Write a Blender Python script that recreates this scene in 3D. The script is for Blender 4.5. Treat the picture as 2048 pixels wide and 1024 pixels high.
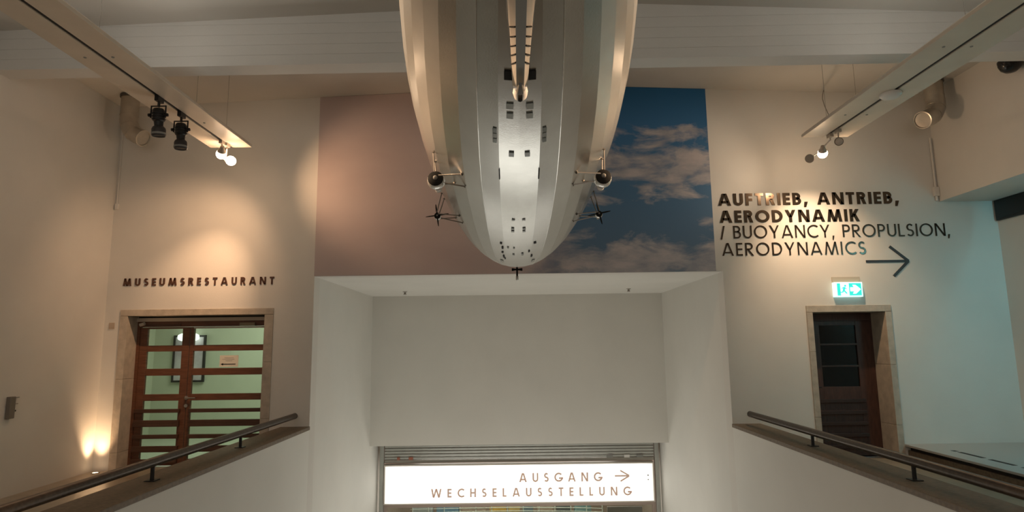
import bpy, bmesh, math, random
from mathutils import Vector, Matrix
random.seed(7)
for o in list(bpy.data.objects): bpy.data.objects.remove(o)
S = bpy.context.scene
C = S.collection

# ------------------------------------------------------------------ camera
EYE = Vector((0, 0, 1.70))
FPX = 1220.0
TH = math.atan(178 / 1220); RO = 0.0125
R0 = Vector((1, 0, 0)); U0 = Vector((0, -math.sin(TH), math.cos(TH))); FW = Vector((0, math.cos(TH), math.sin(TH)))
RI = math.cos(RO) * R0 - math.sin(RO) * U0
UP = math.sin(RO) * R0 + math.cos(RO) * U0
cd = bpy.data.cameras.new('camera'); cd.sensor_width = 36; cd.lens = FPX / 2048 * 36; cd.clip_start = 0.05
cam = bpy.data.objects.new('camera', cd); C.objects.link(cam)
m = Matrix.Identity(4)
for i in range(3):
    m[i][0] = RI[i]; m[i][1] = UP[i]; m[i][2] = -FW[i]; m[i][3] = EYE[i]
cam.matrix_world = m
S.camera = cam

# ------------------------------------------------------------------ world, exposure, large lights
S.view_settings.view_transform = 'Standard'; S.view_settings.look = 'None'
S.view_settings.gamma = 1; S.view_settings.use_curve_mapping = False
S.view_settings.exposure = 0.0
w = bpy.data.worlds.new('world'); S.world = w; w.use_nodes = True
w.node_tree.nodes['Background'].inputs[0].default_value = (0.80, 0.86, 0.84, 1)
w.node_tree.nodes['Background'].inputs[1].default_value = 0.0


def area(name, loc, target, sx, sy, power, col, spread=180):
    l = bpy.data.lights.new(name, 'AREA'); l.shape = 'RECTANGLE'; l.size = sx; l.size_y = sy
    l.energy = power; l.color = col; l.spread = math.radians(spread)
    o = bpy.data.objects.new(name, l); C.objects.link(o); o.location = loc
    o.rotation_euler = (Vector(target) - Vector(loc)).to_track_quat('-Z', 'Y').to_euler()
    return o


def spot(name, loc, target, power, col, deg, blend=1.0, rad=.03):
    l = bpy.data.lights.new(name, 'SPOT'); l.energy = power; l.color = col
    l.spot_size = math.radians(deg); l.spot_blend = blend; l.shadow_soft_size = rad
    o = bpy.data.objects.new(name, l); C.objects.link(o); o.location = loc
    o.rotation_euler = (Vector(target) - Vector(loc)).to_track_quat('-Z', 'Y').to_euler()
    return o


WARM = (1.0, 0.60, 0.34)
# added frontal fill behind the camera; no window is built there
area('hall_fill', (0, -3.6, 3.4), (0, 9, 5.2), 9.0, 3.0, 92, (1.0, 0.925, 0.83))
# added fill low in the lobby, aimed up at recess and hull
area('lobby_fill', (0, 11.0, -3.4), (0.1, 10.2, 2.0), 4.8, 2.4, 94, (1.0, 0.97, 0.88))

# ------------------------------------------------------------------ helpers


def setp(o, label=None, cat=None, group=None, kind=None):
    if label: o['label'] = label
    if cat: o['category'] = cat
    if group: o['group'] = group
    if kind: o['kind'] = kind
    return o


def empty(name, loc=(0, 0, 0), label=None, cat=None, group=None, kind=None, parent=None):
    o = bpy.data.objects.new(name, None); C.objects.link(o); o.location = loc
    o.empty_display_size = .1
    if parent: o.parent = parent
    return setp(o, label, cat, group, kind)


class MB:
    def __init__(s): s.bm = bmesh.new()

    def face(s, pts):
        return s.bm.faces.new([s.bm.verts.new(p) for p in pts])

    def box(s, a, b):
        x0, y0, z0 = a; x1, y1, z1 = b
        v = [s.bm.verts.new(p) for p in ((x0, y0, z0), (x1, y0, z0), (x1, y1, z0), (x0, y1, z0), (x0, y0, z1), (x1, y0, z1), (x1, y1, z1), (x0, y1, z1))]
        for f in ((3, 2, 1, 0), (4, 5, 6, 7), (0, 1, 5, 4), (1, 2, 6, 5), (2, 3, 7, 6), (3, 0, 4, 7)):
            s.bm.faces.new([v[i] for i in f])
        return s

    def prism(s, poly, d, axis=1, at=0.0):
        """poly: 2D points; extruded by d along axis from at.  axis 1: poly=(x,z); axis 0: poly=(y,z); axis 2: poly=(x,y)"""
        def P(p, t):
            return {1: (p[0], t, p[1]), 0: (t, p[0], p[1]), 2: (p[0], p[1], t)}[axis]
        a = [s.bm.verts.new(P(p, at)) for p in poly]; b = [s.bm.verts.new(P(p, at + d)) for p in poly]
        n = len(poly)
        s.bm.faces.new(a); s.bm.faces.new(b[::-1])
        for i in range(n):
            s.bm.faces.new((a[i], b[i], b[(i + 1) % n], a[(i + 1) % n]))
        return s

    def tube(s, pts, r, n=12, cap=True):
        pts = [Vector(p) for p in pts]; rings = []
        rr = r if isinstance(r, (list, tuple)) else [r] * len(pts)
        prev = None
        for i, p in enumerate(pts):
            t = (pts[min(i + 1, len(pts) - 1)] - pts[max(i - 1, 0)]).normalized()
            if prev is None:
                u = t.orthogonal().normalized()
            else:
                u = (prev - t * prev.dot(t)).normalized()
            prev = u; v = t.cross(u)
            rings.append([s.bm.verts.new(p + rr[i] * (math.cos(2 * math.pi * k / n) * u + math.sin(2 * math.pi * k / n) * v)) for k in range(n)])
        for a, b in zip(rings, rings[1:]):
            for k in range(n):
                s.bm.faces.new((a[k], a[(k + 1) % n], b[(k + 1) % n], b[k]))
        if cap:
            s.bm.faces.new(rings[0][::-1]); s.bm.faces.new(rings[-1])
        return s

    def lathe(s, prof, org, axis, n=20):
        """prof: list of (distance along axis, radius)"""
        axis = Vector(axis).normalized(); org = Vector(org)
        u = axis.orthogonal().normalized(); v = axis.cross(u)
        rings = []
        for d, r in prof:
            c = org + axis * d
            if r < 1e-5:
                rings.append([s.bm.verts.new(c)])
            else:
                rings.append([s.bm.verts.new(c + r * (math.cos(2 * math.pi * k / n) * u + math.sin(2 * math.pi * k / n) * v)) for k in range(n)])
        for a, b in zip(rings, rings[1:]):
            if len(a) == 1 and len(b) == 1: continue
            for k in range(n):
                k2 = (k + 1) % n
                if len(a) == 1: s.bm.faces.new((a[0], b[k2], b[k]))
                elif len(b) == 1: s.bm.faces.new((a[k], a[k2], b[0]))
                else: s.bm.faces.new((a[k], a[k2], b[k2], b[k]))
        return s

    def done(s, name, mat, parent=None, smooth=False, bevel=0, loc=None, **kw):
        bmesh.ops.recalc_face_normals(s.bm, faces=s.bm.faces)
        me = bpy.data.meshes.new(name); s.bm.to_mesh(me); s.bm.free()
        if loc is not None: me.transform(Matrix.Translation(-Vector(loc)))
        me.materials.append(mat)
        o = bpy.data.objects.new(name, me); C.objects.link(o)
        if loc is not None: o.location = loc
        if parent is not None: o.parent = parent
        if smooth:
            for p in me.polygons: p.use_smooth = True
            md = o.modifiers.new('edges', 'EDGE_SPLIT'); md.split_angle = math.radians(40)
        if bevel:
            b = o.modifiers.new('bevel', 'BEVEL'); b.width = bevel; b.segments = 2; b.limit_method = 'ANGLE'
        return setp(o, **kw)


def rel(parent, pts):
    return [Vector(p) - parent.location for p in pts]


def mat(name, col, rough=.6, metal=0.0, noise=0.0, nscale=6.0, bump=0.0, bscale=80.0, emit=None, estr=0.0, col2=None, spec=.5, stretch=(1, 1, 1)):
    M = bpy.data.materials.new(name); M.use_nodes = True
    nt = M.node_tree; N = nt.nodes; L = nt.links; b = N['Principled BSDF']
    b.inputs['Base Color'].default_value = (*col, 1); b.inputs['Roughness'].default_value = rough; b.inputs['Metallic'].default_value = metal
    b.inputs['Specular IOR Level'].default_value = spec
    if emit:
        b.inputs['Emission Color'].default_value = (*emit, 1); b.inputs['Emission Strength'].default_value = estr
    if noise or bump:
        tc = N.new('ShaderNodeTexCoord'); mp = N.new('ShaderNodeMapping'); mp.inputs['Scale'].default_value = stretch
        L.new(tc.outputs['Object'], mp.inputs[0])
    if noise:
        n = N.new('ShaderNodeTexNoise'); n.inputs['Scale'].default_value = nscale; n.inputs['Detail'].default_value = 6
        L.new(mp.outputs[0], n.inputs['Vector'])
        r = N.new('ShaderNodeValToRGB'); c2 = col2 or tuple(min(1, c * (1 + noise)) for c in col)
        r.color_ramp.elements[0].position = .3; r.color_ramp.elements[1].position = .7
        r.color_ramp.elements[0].color = (*[c * (1 - noise) for c in col], 1); r.color_ramp.elements[1].color = (*c2, 1)
        L.new(n.outputs['Fac'], r.inputs[0]); L.new(r.outputs[0], b.inputs['Base Color'])
    if bump:
        n2 = N.new('ShaderNodeTexNoise'); n2.inputs['Scale'].default_value = bscale; n2.inputs['Detail'].default_value = 4
        L.new(mp.outputs[0], n2.inputs['Vector'])
        bp = N.new('ShaderNodeBump'); bp.inputs['Strength'].default_value = bump; bp.inputs['Distance'].default_value = .01
        L.new(n2.outputs['Fac'], bp.inputs['Height']); L.new(bp.outputs[0], b.inputs['Normal'])
    return M


plaster = mat('plaster', (.70, .67, .62), .75, noise=.035, nscale=1.6, bump=.10, bscale=60)
plaster_in = mat('plaster_recess', (.72, .70, .65), .7, noise=.03, nscale=1.2, bump=.08, bscale=60)
ceil_m = mat('ceiling_paint', (.60, .57, .52), .8, noise=.05, nscale=1.1, bump=.08, bscale=50)
beam_m = mat('beam_paint', (.66, .65, .62), .75, noise=.04, nscale=1.4, bump=.08)
stone = mat('limestone', (.46, .395, .32), .6, noise=.16, nscale=9, bump=.25, bscale=45)
capm = mat('parapet_stone', (.17, .125, .082), .6, noise=.22, nscale=26, bump=.2, bscale=90)
floor_m = mat('floor_stone', (.34, .28, .21), .28, noise=.16, nscale=5, bump=.03)
wood = mat('door_wood', (.140, .055, .027), .45, noise=.30, nscale=5, stretch=(1, 1, 12))
wood_d = mat('slat_wood', (.075, .035, .020), .5, noise=.25, nscale=5, stretch=(1, 1, 12))
dwood = mat('dark_door_wood', (.060, .026, .018), .5, noise=.3, nscale=5, stretch=(6, 1, 1))
dwood_d = mat('dark_slat_wood', (.030, .014, .010), .5, noise=.2, nscale=5)
steel = mat('rail_steel', (.075, .055, .040), .32, .5, noise=.25, nscale=30)
black = mat('black_metal', (.018, .017, .017), .45, .3)
blackr = mat('black_plastic', (.012, .012, .013), .5)
white = mat('white_enamel', (.72, .70, .66), .45)
alu = mat('aluminium_beam', (.66, .58, .48), .42, .15, noise=.05, nscale=3)
galv = mat('galvanised_duct', (.50, .46, .40), .30, .75, noise=.12, nscale=7)
slot_m = mat('dark_slot', (.02, .018, .016), .7)
chrome = mat('brushed_steel', (.55, .53, .50), .28, .95)
shutm = mat('shutter_aluminium', (.46, .47, .44), .35, .7, noise=.06, nscale=4)
bronze = mat('mirror_bronze_letters', (.10, .075, .055), .22, .85)
brown_l = mat('brown_letters', (.085, .035, .020), .45)
grey_l = mat('brown_sign_letters', (.40, .30, .24), .6, emit=(.30, .20, .15), estr=.8)
arrow_m = mat('black_arrow', (.03, .015, .010), .45)
paper = mat('paper', (.75, .72, .62), .7)
silver = mat('silver_hull', (.56, .56, .54), .25, .90, noise=.04, nscale=9, bump=.04, bscale=120)
silver_b = mat('silver_bright', (.72, .71, .68), .30, .6)
finm = mat('silver_fin', (.70, .64, .57), .36, .45, noise=.04, nscale=9)
hullwin = mat('hull_window', (.20, .23, .21), .3)
hullwin_l = mat('hull_window_pale', (.38, .41, .39), .35)
hulldark = mat('hull_black', (.014, .013, .012), .7, spec=.15)
wire = mat('wire', (.12, .11, .10), .5, .5)
glow = mat('lamp_glow', (1, .9, .8), .5, emit=(1.0, .80, .60), estr=9)
green_w = mat('restaurant_wall', (.56, .58, .48), .8, noise=.04, nscale=2)
rope = mat('cord_grey', (.30, .27, .23), .7)


def glass(name, col, rough=.02, alpha=.12):
    """window glass: mostly clear, with a mirror share"""
    M = bpy.data.materials.new(name); M.use_nodes = True
    nt = M.node_tree; N = nt.nodes; L = nt.links; N.remove(N['Principled BSDF'])
    t = N.new('ShaderNodeBsdfTransparent'); t.inputs[0].default_value = (*col, 1)
    g = N.new('ShaderNodeBsdfGlossy'); g.inputs['Roughness'].default_value = rough
    mx = N.new('ShaderNodeMixShader'); fr = N.new('ShaderNodeFresnel'); fr.inputs[0].default_value = 1.45
    L.new(fr.outputs[0], mx.inputs[0]); L.new(t.outputs[0], mx.inputs[1]); L.new(g.outputs[0], mx.inputs[2])
    L.new(mx.outputs[0], N['Material Output'].inputs[0])
    return M


pane_m = glass('door_glass', (.86, .92, .86))
pane_d = glass('dark_door_glass', (.55, .62, .66))

# ------------------------------------------------------------------ setting
D = 9.0
XL, XR, XA = -6.0, 6.45, 7.30          # left wall, face of the right bulkhead, right aisle wall
RL, RR, RT, RY = -2.936, 3.13, 2.743, 12.8   # recess
CAPL, CAPR = .58, .545


def struct(name, mb, m_, label, cat, **k):
    return mb.done(name, m_, kind='structure', label=label, cat=cat, **k)


# ceiling: two very shallow slopes meeting above the airship
def ceil_z(x): return 5.685 - .040 * abs(x - .8)


b = MB()
b.prism([(XL - .3, ceil_z(XL - .3)), (.8, ceil_z(.8)), (XA + .3, ceil_z(XA + .3)), (XA + .3, 6.2), (XL - .3, 6.2)], 13.3, 1, -4.0)
struct('ceiling', b, ceil_m, 'plain cream plaster ceiling of the hall', 'ceiling')

# cross beam with board joints in its face
cb = empty('trim_1', (-1.0, 6.8, 4.955), 'white cross beam of boards under the ceiling, in front of the mural', 'beam', kind='structure')
bz = [4.965, 5.09, 5.215, 5.345, 5.475, 5.66]
for i in range(5):
    z0, z1 = bz[i] + (.001 if i else 0), bz[i + 1] - .001
    o = MB().box((XL, 6.68, z0), (XR, 6.93, z1)).done('board', beam_m, loc=(-1.0, 6.8, z0)); o.parent = cb; o.location = (0, 0, z0 - 4.96)
o = MB().box((XL, 6.69, 4.97), (XR, 6.92, 5.72)).done('core', beam_m, loc=(-1.0, 6.8, 4.96)); o.parent = cb; o.location = (0, 0, 0)
cb.rotation_euler = (0, -.006, 0)

# back wall, in one mesh with its openings
b = MB()
T = .25
dl = (-5.767, -3.515, 2.283); dr = (4.311, 5.555, 2.218)      # outer size of the stone portals
zt = 5.85
b.box((XL, D, -.4), (dl[0], D + T, zt)); b.box((dl[0], D, dl[2]), (dl[1], D + T, zt)); b.box((dl[1], D, -.4), (RL - .4, D + T, zt)); b.box((RL - .4, D, -4), (RL, D + T, zt))
b.box((RL, D, RT), (RR, D + T, zt))
b.box((RR, D, -4), (RR + .4, D + T, zt)); b.box((RR + .4, D, -.4), (dr[0], D + T, zt)); b.box((dr[0], D, dr[2]), (dr[1], D + T, zt)); b.box((dr[1], D, -.4), (XA, D + T, zt))
struct('wall_back', b, plaster, 'cream plaster end wall with two doorways and the deep recess', 'wall')

b = MB().box((XL - .25, -4, -.4), (XL, D + T, 5.85)); struct('wall_left', b, plaster, 'cream plaster wall on the left of the hall', 'wall')
b = MB().box((XR, -4, 3.76), (XA + .25, D, 5.85)); struct('wall_right', b, plaster, 'deep cream bulkhead over the right aisle', 'wall')
b = MB().box((XA, -4, -.4), (XA + .25, D + T, 3.76)); struct('wall_aisle', b, plaster, 'wall of the right aisle in cold light', 'wall')
b = MB().box((XL - .25, -4.25, -.4), (XA + .25, -4, 5.85)); struct('wall_front', b, plaster, 'plain wall of the hall behind the viewer', 'wall')

# recess and stair well
b = MB().box((RL - .25, D + T, -4), (RL, 14.2, RT + .25)); struct('wall_recess_left', b, plaster_in, 'left cheek wall of the recess over the stair', 'wall')
b = MB().box((RR, D + T, -4), (RR + .25, 14.2, RT + .25)); struct('wall_recess_right', b, plaster_in, 'right cheek wall of the recess over the stair', 'wall')
b = MB().box((RL - .25, D + T, RT), (RR + .25, RY + .3, RT + .25)); struct('ceiling_recess', b, plaster_in, 'white soffit of the recess below the mural', 'ceiling')
b = MB().box((RL, RY, -.30), (RR, RY + .30, RT)); struct('wall_recess_back', b, plaster_in, 'blank back wall of the recess above the roller shutter', 'wall')
b = MB().box((RL - .40, 1.2, -4), (RL, D, CAPL - .05)); struct('wall_parapet_left', b, plaster_in, 'white parapet wall on the left of the stair well', 'wall')
b = MB().box((RR, 1.2, -4), (RR + .40, D, CAPR - .05)); struct('wall_parapet_right', b, plaster_in, 'white parapet wall on the right of the stair well', 'wall')
b = MB().box((RL - .415, 1.2, CAPL - .05), (RL + .012, D, CAPL)); struct('trim_2', b, capm, 'brown stone coping on the left parapet', 'coping', bevel=.006)
b = MB().box((RR - .012, 1.2, CAPR - .05), (RR + .40, D, CAPR)); struct('trim_3', b, capm, 'brown stone coping on the right parapet', 'coping', bevel=.006)
b = MB().box((RL - .2, 1.2, -4.2), (RR + .2, 18.4, -4)); struct('floor_lower', b, floor_m, 'floor at the foot of the stair', 'floor')
b = MB()
b.box((XL, -4, -.3), (RL - .40, D + .3, 0)); b.box((RR + .40, -4, -.3), (XA, D + .3, 0)); b.box((RL - .40, -4, -.3), (RR + .40, 1.2, 0))
struct('floor', b, floor_m, 'brown polished stone floor of the gallery', 'floor')
b = MB().box((RL, 1.1, -4), (RR, 1.2, -.3)); struct('wall_stairhead', b, plaster_in, 'wall under the head of the stair', 'wall')

# stone portals
def portal(name, ox0, ox1, oz, ix0, ix1, iz, depth, label, nb):
    r = empty(name, ((ox0 + ox1) / 2, D, 0), label, 'door frame', kind='structure')
    y0 = D - .018; j = .0015
    def blk(a, b_):
        o = MB().box(a, b_).done('stone_block', stone, bevel=.004); o.data.transform(Matrix.Translation(-r.location)); o.parent = r
    for (x0, x1, zs) in ((ox0, ix0, nb[0]), (ix1, ox1, nb[1])):
        zz = [0] + zs + [iz]
        for a, c in zip(zz, zz[1:]): blk((x0, y0, a + j), (x1, D + depth, c - j))
    blk((ox0, y0, iz + j), (ox1, D + depth, oz))
    return r


portal('trim_4', dl[0], dl[1], dl[2], -5.655, -3.645, 2.19, .30, 'beige limestone surround of the double door', ([.25, 1.28], [.7, 1.5]))
portal('trim_5', dr[0], dr[1], dr[2], 4.40, 5.465, 2.12, .42, 'beige limestone surround of the dark single door', ([.62, 1.55], [.5, 1.35]))


def part(parent, name, mb, m_, **k):
    o = mb.done(name, m_, **k)
    # parent chain has translation only
    off = Vector((0, 0, 0)); p = parent
    while p: off += p.location; p = p.parent
    o.data.transform(Matrix.Translation(-off)); o.parent = parent
    return o


# ------------------------------------------------------------------ double door (left)
d1 = empty('door_1', (-4.65, 9.25, 0), 'brown wooden double door with glass strips and dark slats, under MUSEUMSRESTAURANT', 'door', kind='structure')
part(d1, 'header_strip', MB().box((-5.655, 9.21, 2.115), (-3.645, 9.28, 2.168)), mat('header_metal', (.52, .44, .34), .5))
part(d1, 'gap_shade', MB().box((-5.655, 9.26, 2.168), (-3.645, 9.30, 2.19)), slot_m)  # dark strip stands in for the shaded gap above the header
part(d1, 'head_rail', MB().box((-5.655, 9.24, 2.035), (-3.645, 9.30, 2.115)), wood)
part(d1, 'side_post', MB().box((-5.655, 9.24, 0), (-5.61, 9.30, 2.035)), wood)
part(d1, 'side_post', MB().box((-3.69, 9.24, 0), (-3.645, 9.30, 2.035)), wood)
YL = 9.25
def leaf(x0, x1, gx0, gx1, sl, sr):
    e = empty('door_leaf', (0, 0, 0), parent=d1); e.location = Vector(((x0 + x1) / 2, YL, 0)) - d1.location
    part(e, 'stile', MB().box((x0, YL, .02), (gx0, YL + .05, 2.03)), wood, bevel=.004)
    part(e, 'stile', MB().box((gx1, YL, .02), (x1, YL + .05, 2.03)), wood, bevel=.004)
    for z0, z1 in ((2.005, 2.03), (1.668, 1.758), (1.312, 1.414), (.945, 1.04), (.02, .10)):
        part(e, 'rail', MB().box((gx0, YL + .002, z0), (gx1, YL + .048, z1)), wood, bevel=.004)
    for z0, z1 in ((1.758, 2.005), (1.414, 1.668), (1.04, 1.312), (.10, .945)):
        part(e, 'glass_pane', MB().box((gx0, YL + .02, z0), (gx1, YL + .028, z1)), pane_m)
    for z0, z1 in ((.775, .828), (.575, .668), (.405, .462), (.215, .300), (.06, .115)):
        part(e, 'slat', MB().box((sl, YL - .045, z0), (sr, YL - .003, z1)), wood_d, bevel=.004)
    return e
lf = leaf(-5.61, -4.865, -5.50, -4.975, -5.60, -4.93)
rt = leaf(-4.855, -3.69, -4.80, -3.725, -4.80, -3.70)
h = MB(); h.lathe([(0, .028), (.012, .028), (.014, .012), (.05, .012)], (-4.855, YL, .985), (0, -1, 0), 14); h.tube([(-4.855, YL - .045, .985), (-4.70, YL - .05, .985)], .011, 10)
part(rt, 'lever_handle', h, chrome, smooth=True)
part(rt, 'key_plate', MB().lathe([(0, .026), (.010, .026), (.012, 0)], (-4.855, YL, .87), (0, -1, 0), 14), chrome, smooth=True)
part(rt, 'door_closer', MB().box((-4.10, YL - .06, 2.035), (-3.87, YL - .001, 2.085)), mat('closer_metal', (.25, .20, .13), .4, .5), bevel=.004)
part(rt, 'closer_arm', MB().box((-4.79, YL - .035, 2.006), (-3.70, YL - .005, 2.022)), mat('closer_arm_metal', (.55, .50, .42), .4, .4))
c = MB().tube([(-5.60, YL - .04, 2.065), (-5.53, YL - .045, 2.085)], .026, 10)
part(lf, 'closer_arm', c, mat('closer_pale', (.60, .52, .42), .5), smooth=True)
part(lf, 'closer_bar', MB().box((-5.56, YL - .03, 2.045), (-5.0, YL - .001, 2.075)), wood_d)

# notice taped to the right leaf
ns = empty('paper_notice', (-4.26, YL + .017, 1.50), 'small white paper notice with black arrow taped behind the double door glass', 'notice')
part(ns, 'sheet', MB().box((-4.40, YL + .014, 1.43), (-4.12, YL + .016, 1.60)), paper)
tx = MB()
for i, (a, c2) in enumerate(((-4.33, -4.19), (-4.36, -4.18), (-4.31, -4.21))):
    tx.box((a, YL + .0125, 1.560 - i * .022), (c2, YL + .0139, 1.566 - i * .022))
part(ns, 'text_lines', tx, mat('grey_print', (.35, .33, .30), .7))
ar = MB().box((-4.36, YL + .0125, 1.462), (-4.16, YL + .0139, 1.474))
ar.prism([(-4.385, 1.468), (-4.345, 1.450), (-4.345, 1.486)], .0014, 1, YL + .0125)
part(ns, 'arrow', ar, blackr)

# restaurant lobby seen through the glass
b = MB()
for q in ([(-7.1, 12.2, 0), (-3.3, 12.2, 0), (-3.3, 12.2, 3), (-7.1, 12.2, 3)],
          [(-7.1, 9.56, 0), (-7.1, 12.2, 0), (-7.1, 12.2, 3), (-7.1, 9.56, 3)],
          [(-3.3, 9.56, 0), (-3.3, 12.2, 0), (-3.3, 12.2, 3), (-3.3, 9.56, 3)],
          [(-7.1, 9.56, 3), (-3.3, 9.56, 3), (-3.3, 12.2, 3), (-7.1, 12.2, 3)]): b.face(q)
struct('wall_restaurant', b, green_w, 'pale green lobby wall behind the glass of the double door', 'wall')
b = MB().box((-7.1, 9.3, -.1), (-3.3, 12.2, 0)); struct('floor_restaurant', b, mat('lobby_floor', (.50, .52, .44), .4), 'pale floor behind the double door', 'floor')
area('lobby_ceiling_light', (-4.4, 10.6, 2.95), (-4.4, 10.6, 0), 2.2, 1.6, 52, (.96, 1.0, .86))
po = empty('framed_poster', (-6.38, 12.17, 1.5), 'pinkish framed poster on the green lobby wall, seen through the double door', 'poster')
px0, px1, pz0, pz1 = -6.70, -6.07, 1.06, 1.97
fr = MB()
for a in (((px0, 12.14, pz0), (px0 + .035, 12.19, pz1)), ((px1 - .035, 12.14, pz0), (px1, 12.19, pz1)), ((px0 + .035, 12.14, pz0), (px1 - .035, 12.19, pz0 + .035)), ((px0 + .035, 12.14, pz1 - .035), (px1 - .035, 12.19, pz1))): fr.box(*a)
part(po, 'frame', fr, blackr)
part(po, 'sheet', MB().box((px0 + .035, 12.16, pz0 + .035), (px1 - .035, 12.19, pz1 - .035)), mat('poster_print', (.62, .50, .62), .5, noise=.35, nscale=3, col2=(.75, .72, .78)))
gl = empty('picture_lamp', (-6.36, 12.2, 1.98), 'white wall lamp glowing over the framed poster behind the double door', 'lamp')
part(gl, 'shade', MB().lathe([(-.20, 0), (-.19, .05), (-.13, .075), (0, .08), (.13, .075), (.19, .05), (.20, 0)], (-6.36, 12.05, 1.93), (1, 0, 0), 20), mat('opal_glass', (.9, .9, .85), .4, emit=(.95, 1, .92), estr=2.0), smooth=True)
part(gl, 'arm', MB().tube([(-6.36, 12.05, 1.99), (-6.36, 12.19, 2.02)], .012, 8), chrome)

# ------------------------------------------------------------------ dark single door (right)
d2 = empty('door_2', (4.93, 9.36, 0), 'dark reddish wooden door with three glass panes and slats, under the green exit sign', 'door', kind='structure')
YR = 9.36
e = empty('door_leaf', (0, 0, 0), parent=d2)
x0, x1, g0, g1 = 4.40, 5.465, 4.66, 5.215
part(e, 'stile', MB().box((x0, YR, .02), (g0, YR + .05, 2.0)), dwood, bevel=.004)
part(e, 'stile', MB().box((g1, YR, .02), (x1, YR + .05, 2.0)), dwood, bevel=.004)
for z0, z1 in ((1.935, 2.0), (1.636, 1.664), (1.312, 1.338), (.02, 1.02)):
    part(e, 'rail', MB().box((g0, YR + .002, z0), (g1, YR + .048, z1)), dwood, bevel=.003)
for z0, z1 in ((1.664, 1.935), (1.338, 1.636), (1.02, 1.312)):
    part(e, 'glass_pane', MB().box((g0, YR + .02, z0), (g1, YR + .03, z1)), pane_d)
for zc in (.815, .645, .485, .318, .15):
    part(e, 'slat', MB().box((4.50, YR - .04, zc - .025), (5.26, YR - .002, zc + .025)), dwood_d, bevel=.004)
hm = MB(); hm.lathe([(0, .024), (.01, .024), (.012, .011), (.05, .011)], (4.47, YR, 1.02), (0, -1, 0), 12); hm.tube([(4.47, YR - .045, 1.02), (4.60, YR - .048, 1.02)], .010, 8)
part(e, 'lever_handle', hm, black, smooth=True)
part(d2, 'head_rail', MB().box((4.40, YR, 2.003), (5.465, YR + .05, 2.12)), dwood)
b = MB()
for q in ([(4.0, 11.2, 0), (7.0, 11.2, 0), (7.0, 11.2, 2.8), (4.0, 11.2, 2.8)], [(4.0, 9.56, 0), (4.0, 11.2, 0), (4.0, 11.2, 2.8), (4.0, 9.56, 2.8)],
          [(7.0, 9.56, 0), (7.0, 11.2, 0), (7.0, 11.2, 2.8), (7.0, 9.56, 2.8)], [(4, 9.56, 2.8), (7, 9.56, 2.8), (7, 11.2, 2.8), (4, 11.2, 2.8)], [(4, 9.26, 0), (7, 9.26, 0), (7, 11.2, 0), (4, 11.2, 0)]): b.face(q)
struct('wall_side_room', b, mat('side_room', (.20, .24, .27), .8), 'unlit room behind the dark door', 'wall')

# ------------------------------------------------------------------ sky mural
mu = bpy.data.materials.new('sky_print'); mu.use_nodes = True
nt = mu.node_tree; N = nt.nodes; L = nt.links; bs = N['Principled BSDF']; bs.inputs['Roughness'].default_value = .55
tc = N.new('ShaderNodeTexCoord'); sx = N.new('ShaderNodeSeparateXYZ'); L.new(tc.outputs['Object'], sx.inputs[0])
def noise(scale, vec, det=8, rough=.55, dist=0.0):
    mp = N.new('ShaderNodeMapping'); mp.inputs['Scale'].default_value = vec; L.new(tc.outputs['Object'], mp.inputs[0])
    n = N.new('ShaderNodeTexNoise'); n.inputs['Scale'].default_value = scale; n.inputs['Detail'].default_value = det; n.inputs['Roughness'].default_value = rough; n.inputs['Distortion'].default_value = dist
    L.new(mp.outputs[0], n.inputs['Vector']); return n.outputs['Fac']
def ramp(src, stops):
    r = N.new('ShaderNodeValToRGB'); el = r.color_ramp.elements
    while len(el) < len(stops): el.new(.5)
    for e_, (p, c_) in zip(el, stops): e_.position = p; e_.color = (*c_, 1) if len(c_) == 3 else c_
    L.new(src, r.inputs[0]); return r.outputs[0]
def mix(f, a, c_):
    x = N.new('ShaderNodeMix'); x.data_type = 'RGBA'; L.new(f, x.inputs['Factor']); L.new(a, x.inputs['A']); L.new(c_, x.inputs['B']); return x.outputs['Result']
def mathn(op, a, b_, clamp=False):
    x = N.new('ShaderNodeMath'); x.operation = op; x.use_clamp = clamp
    for i, v in enumerate((a, b_)):
        if isinstance(v, (int, float)): x.inputs[i].default_value = v
        else: L.new(v, x.inputs[i])
    return x.outputs[0]
zz = mathn('MULTIPLY', sx.outputs['Z'], 1 / 2.95)
blue = ramp(zz, [(0.0, (.09, .16, .25)), (.45, (.055, .155, .29)), (1.0, (.012, .135, .34))])
cl_a = noise(1.25, (.8, 1, 1.9), 9, .58, .4)
cloudcol = ramp(noise(2.2, (.9, 1, 2.2), 8, .6), [(.30, (.22, .25, .31)), (.64, (.50, .46, .47))])
band = ramp(zz, [(0.0, (.58,) * 3), (.14, (.55,) * 3), (.22, (.50,) * 3), (.29, (.38,) * 3), (.41, (.40,) * 3), (.47, (.60,) * 3), (.64, (.58,) * 3), (.74, (.48,) * 3), (.80, (.34,) * 3), (1.0, (.18,) * 3)])
cm = mathn('ADD', mathn('SUBTRACT', cl_a, .5), band)
cloud_f = ramp(cm, [(.47, (0, 0, 0)), (.585, (1, 1, 1))])
right = mix(cloud_f, blue, cloudcol)
haze = ramp(noise(.9, (.7, 1, 1.3), 6, .5, .3), [(.3, (.46, .37, .36)), (.7, (.55, .45, .43))])
uf = mathn('ADD', sx.outputs['X'], mathn('MULTIPLY', mathn('SUBTRACT', noise(.8, (1, 1, 1), 5), .5), 1.2))
side = ramp(mathn('ADD', mathn('MULTIPLY', uf, .25), .45), [(.45, (0, 0, 0)), (.66, (1, 1, 1))])
L.new(mix(side, haze, right), bs.inputs['Base Color'])
b = MB()
mx0, mx1 = -2.938, 3.025
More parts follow.
